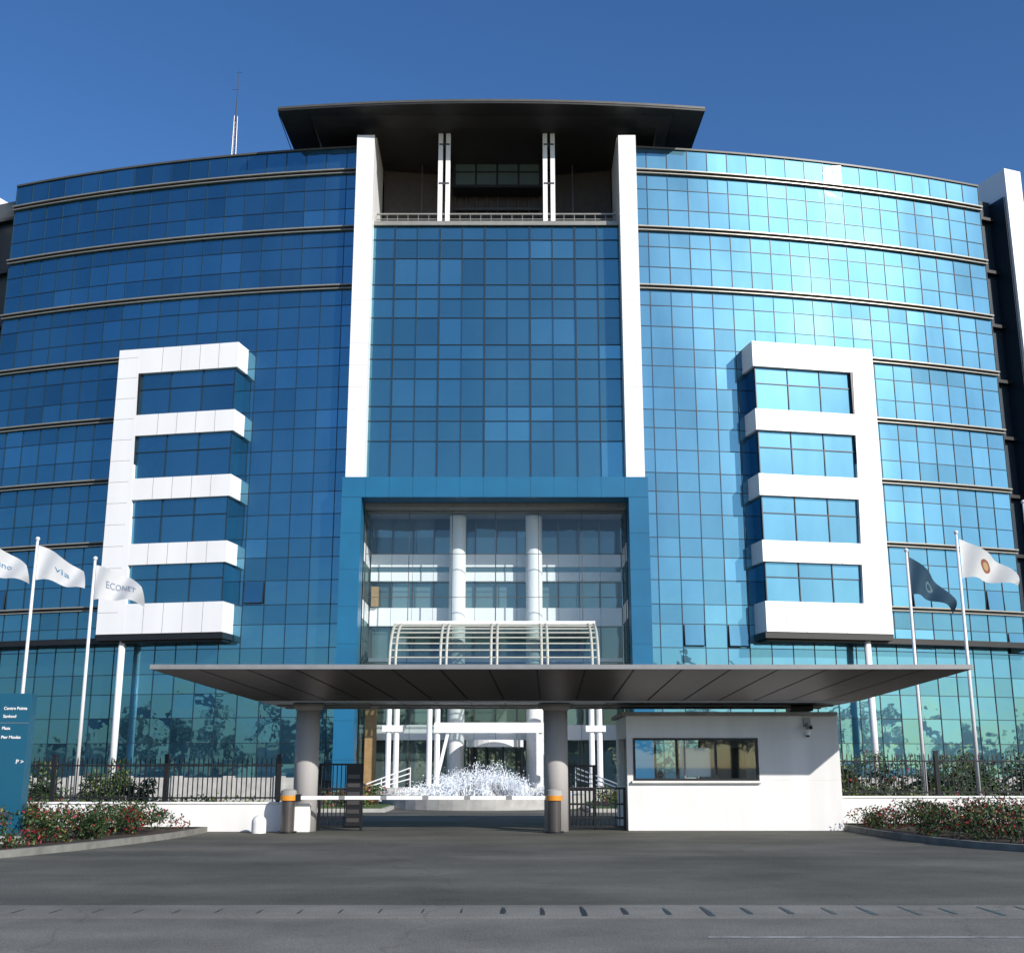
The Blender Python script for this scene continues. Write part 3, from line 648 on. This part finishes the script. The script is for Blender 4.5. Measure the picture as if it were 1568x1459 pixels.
def flag(px,py,top,mat,fly=1.5,hoist=1.05,droop=.75,hend=.55,ph=0.,txt=None,ink=None,sz=1.):
    e=empty('flagpole'); m=MB(); m.cyl((px,py,0),(px,py,top),.065,.04,steel,14); m.cyl((px,py,0),(px,py,.25),.13,.1,steel,14)
    for k in range(4):
        a=math.pi*(k/4-.5);b=math.pi*((k+1)/4-.5); m.cyl((px,py,top+.06+.07*math.sin(a)),(px,py,top+.06+.07*math.sin(b)),.07*math.cos(a)+.001,.07*math.cos(b)+.001,steel,12,False)
    m.build('pole',e,smooth=True)
    def F(u,v,off=0):
        h=hoist+(hend-hoist)*u; zt=-droop*u**1.35
        fold=math.sin(9*u+2.6*(1-v)+ph)
        x=px+.06+fly*u*(1-.08*v)-.14*math.sin(3*u+v)*(1-v)*u-.05*fold*u
        y=py+.2*fold*u**.6-.03-off
        z=top-.15+zt-h*(1-v)+.07*math.sin(8*u+ph)*u
        return (x,y,z)
    nu,nv=30,14; V=[F(i/nu,j/nv) for j in range(nv+1) for i in range(nu+1)]
    Fs=[(j*(nu+1)+i,j*(nu+1)+i+1,(j+1)*(nu+1)+i+1,(j+1)*(nu+1)+i) for j in range(nv) for i in range(nu)]
    me=bpy.data.meshes.new('flag_cloth'); me.from_pydata(V,[],Fs); me.materials.append(mat); uvl=me.uv_layers.new(name='UVMap')
    for l in me.loops: k=l.vertex_index; uvl.data[l.index].uv=((k%(nu+1))/nu,(k//(nu+1))/nv)
    me.polygons.foreach_set('use_smooth',[True]*len(Fs)); o=bpy.data.objects.new('flag_cloth',me); S.collection.objects.link(o); o.parent=e
    if txt:
        c=bpy.data.curves.new('t','FONT'); c.body=txt; c.size=1; c.resolution_u=3; to=bpy.data.objects.new('t',c); S.collection.objects.link(to)
        bpy.context.view_layer.update(); tm=bpy.data.meshes.new_from_object(to.evaluated_get(bpy.context.evaluated_depsgraph_get()))
        W=max(v.co.x for v in tm.vertices); k=len(txt)/7*sz
        for v in tm.vertices: v.co=F(.55-.42*k+.84*k*v.co.x/W,.38+v.co.y*.38*sz,.014)
        tm.materials.clear(); tm.materials.append(ink); bpy.data.objects.remove(to)
        o2=bpy.data.objects.new('lettering',tm); S.collection.objects.link(o2); o2.parent=e
flag(-16.3,35,8.5,fwhite,fly=1.75,hoist=1.1,droop=.9,ph=1,txt='uno',ink=ink2,sz=.8)
flag(-14.4,35,8.25,fwhite,fly=1.55,ph=0,droop=.85,txt='via',ink=ink2,sz=.8)
flag(-12.6,35,7.65,fwhite,fly=1.55,ph=2,droop=.65,txt='ECONET',ink=ink1,sz=.85)
flag(11.94,35,7.9,fdark,fly=1.25,ph=1.5,droop=1.25,hoist=1.15,hend=.45)
flag(13.5,35,8.45,femb,fly=1.6,ph=.5,droop=.95,hoist=1.2)
flag(15.65,35,9.4,fwhite,fly=1.4,ph=.8)
random.seed(5)
# flags across the street (behind the photographer, mirrored in the glass)
for x,t in ((-104,8.8),(-92,9.6),(-80,9.0),(-69,11.4),(-60,11.8),(-52,12.6),(31,12.6),(37,14.6),(43,13.4),(50,16.4),(60,14.0),(72,9.6),(84,8.8),(98,9.6),(112,8.6)):
    flag(x,-14+random.uniform(-1,1),t,fdark,fly=random.uniform(3.4,4.4),hoist=1.7,droop=random.uniform(1.2,1.9),hend=.8,ph=random.uniform(0,6))

# ---------------------------------------------------------------- fountain
ft=empty('fountain'); m=MB(); fc=(-1.15,50)
nn=48
for i in range(nn):
    a=2*math.pi*i/nn;b=2*math.pi*(i+1)/nn
    def q(r,t,z): return (fc[0]+r*math.cos(t),fc[1]+r*math.sin(t),z)
    m.hexa([q(3.85,a,0),q(4.2,a,0),q(4.2,b,0),q(3.85,b,0)],[q(3.85,a,.5),q(4.2,a,.5),q(4.2,b,.5),q(3.85,b,.5)],plinthm)
m.face([(fc[0]+3.86*math.cos(2*math.pi*i/nn),fc[1]+3.86*math.sin(2*math.pi*i/nn),.4) for i in range(nn)],pool)
m.cyl((fc[0],fc[1],.3),(fc[0],fc[1],.9),1.6,.9,conc,24)
m.build('basin',ft)
m=MB()
def drop(p,r):
    m.cyl((p[0],p[1],p[2]-r),(p[0]+random.uniform(-r,r),p[1],p[2]+r),r*.9,r*.4,waterw,5)
for j in range(110):
    a=random.uniform(0,2*math.pi); r0=random.choice((0.3,1.0,1.6,2.2,2.9)); sp=random.uniform(.4,1.); h=random.uniform(.75,1.3)*(1.25-r0*.33)
    prev=None
    for k in range(15):
        t=k/14; rr=r0+sp*t; z=.45+4*h*t*(1-t)*(.85)
        p=(fc[0]+rr*math.cos(a)+random.gauss(0,.02),fc[1]+rr*math.sin(a),z)
        if prev and random.random()<.7: m.cyl(prev,p,.010+.012*t,.012+.012*t,waterw,4,False)
        prev=p
        for _ in range(7): drop((p[0]+random.gauss(0,.08+.18*t),p[1]+random.gauss(0,.1),max(.42,p[2]+random.gauss(0,.11))),random.uniform(.006,.022))
m.build('water_jets',ft)
for nm,sx in (('handrail',-1),('handrail',1)):
    m=MB()
    for dz in (0,.25,.5):
        m.cyl((BX+sx*5.6,54,.55+dz*.6),(BX+sx*3.9,57,1.05+dz),.03,.03,steel,8)
    for t in (0,.33,.66,1): m.cyl((BX+sx*(5.6-1.7*t),54+3*t,0),(BX+sx*(5.6-1.7*t),54+3*t,.85+.7*t),.03,.03,steel,8)
    m.build(nm)
m=MB(); m.box(-30,-8.5,52,52.3,0,1.15,plinthm); m.box(7.5,30,52,52.3,0,1.15,plinthm)
for k in range(10): m.box(-30+2.2*k,-29.6+2.2*k,51.9,52.4,0,1.22,plinthm); m.box(8+2.2*k,8.4+2.2*k,51.9,52.4,0,1.22,plinthm)
m.build('court_retaining_wall')

# ---------------------------------------------------------------- trees across the street (seen in the glass)
def treemesh(seed):
    random.seed(seed); m=MB(); H=8.5
    m.cyl((0,0,0),(.1,0,H*.45),.28,.18,bark,10)
    cl=[]
    for i in range(9):
        a=random.uniform(0,6.28); r=random.uniform(1,2.8); z=H*random.uniform(.45,.95)
        p=(r*math.cos(a),r*math.sin(a),z); m.cyl((.1,0,H*.42),p,.12,.03,bark,6); cl.append((p,(1.4,1.4,1.0),260,.22,[.55,.38,.05,.02]))
    return m,cl
protos=[]
for sd in (1,2,3):
    e=empty('broadleaf_tree'); m,cl=treemesh(sd); a=m.build('trunk_and_limbs',e); b=leaves('crown',cl,LM,e); protos.append((e,a,b))
def palm():
    e=empty('palm_tree'); m=MB(); H=7
    for k in range(8): m.cyl((.05*k,0,H*k/8),(.05*(k+1),0,H*(k+1)/8),.2-.008*k,.19-.008*k,bark,10)
    for i in range(18):
        a=6.283*i/18+random.uniform(-.1,.1); L=random.uniform(2.2,2.9); up=random.uniform(.2,1.3)
        for k in range(10):
            t=k/10;t2=(k+1)/10
            f=lambda t:Vector((.4+L*t*math.cos(a),L*t*math.sin(a),H+up*t*2-2.6*t*t))
            p,q=f(t),f(t2); w=.35*math.sin(math.pi*min(1,t+.12))+.03; sd=Vector((-math.sin(a),math.cos(a),0))
            for s_ in (-1,1):
                m.face([p,q,q+sd*s_*w*.8+Vector((0,0,-.18)),q*.5+p*.5+sd*s_*w+Vector((0,0,-.2))],leafA if (i+k)%2 else leafB)
    a=m.build('trunk_and_fronds',e); return e,a
pe,pa=palm()
def inst(src,name,loc,rot,sc):
    e=empty(name)
    for c in src: 
        o=bpy.data.objects.new(c.name,c.data); S.collection.objects.link(o); o.parent=e
    e.location=loc; e.rotation_euler=(0,0,rot); e.scale=(sc*1.25,sc*1.25,sc)
random.seed(11)
for i,(e,a,b) in enumerate(protos): e.location=(-60+45*i,-42,0)
pe.location=(18,-34,0)
for i in range(60):
    e,a,b=random.choice(protos); inst((a,b),'broadleaf_tree',(-225+7.6*i+random.uniform(-2,2),-48+random.uniform(-6,6),0),random.uniform(0,6),random.uniform(.7,1.2))
for x,y,s in ((-22,-27,1.),(-30,-30,1.1),(-60,-32,1.2),(-74,-30,1.3),(-88,-28,1.2),(-46,-33,1.2),(52,-30,1.2),(42,-35,1.2),(76,-30,1.5),(84,-32,1.35),(92,-29,1.5),(104,-32,1.3),(116,-30,1.4),(-105,-30,1.4)): inst((pa,),'palm_tree',(x,y,0),random.uniform(0,6),s)

# ---------------------------------------------------------------- light, sky, camera
EL,AZ=27.5,138.
W=bpy.data.worlds.new('World'); S.world=W; W.use_nodes=True; nt=W.node_tree; bg=nt.nodes['Background']
sk=N(nt,'ShaderNodeTexSky',sky_type='NISHITA'); sk.sun_disc=False; sk.sun_elevation=math.radians(EL); sk.sun_rotation=math.radians(AZ)
sk.altitude=0; sk.air_density=1.; sk.dust_density=.6; sk.ozone_density=3.
hs=N(nt,'ShaderNodeHueSaturation'); hs.inputs['Saturation'].default_value=1.24; hs.inputs['Hue'].default_value=.508
nt.links.new(sk.outputs[0],hs.inputs['Color']); nt.links.new(hs.outputs[0],bg.inputs[0]); bg.inputs[1].default_value=.14
ld=bpy.data.lights.new('sun','SUN'); ld.energy=4.9; ld.angle=math.radians(.53); ld.color=(1,.95,.88)
so=bpy.data.objects.new('sun',ld); S.collection.objects.link(so)
e=math.radians(EL);a=math.radians(AZ); sd=Vector((math.cos(e)*math.sin(a),math.cos(e)*math.cos(a),math.sin(e)))
so.rotation_euler=sd.to_track_quat('Z','Y').to_euler()
cd=bpy.data.cameras.new('camera'); cd.lens=41.2; cd.sensor_width=36; cd.sensor_fit='HORIZONTAL'; cd.clip_end=4000; cd.clip_start=.1
co=bpy.data.objects.new('camera',cd); S.collection.objects.link(co); co.location=(0,0,1.6); co.rotation_euler=(math.radians(103.9),0,0); S.camera=co
S.view_settings.view_transform='Standard'; S.view_settings.look='None'; S.view_settings.exposure=0
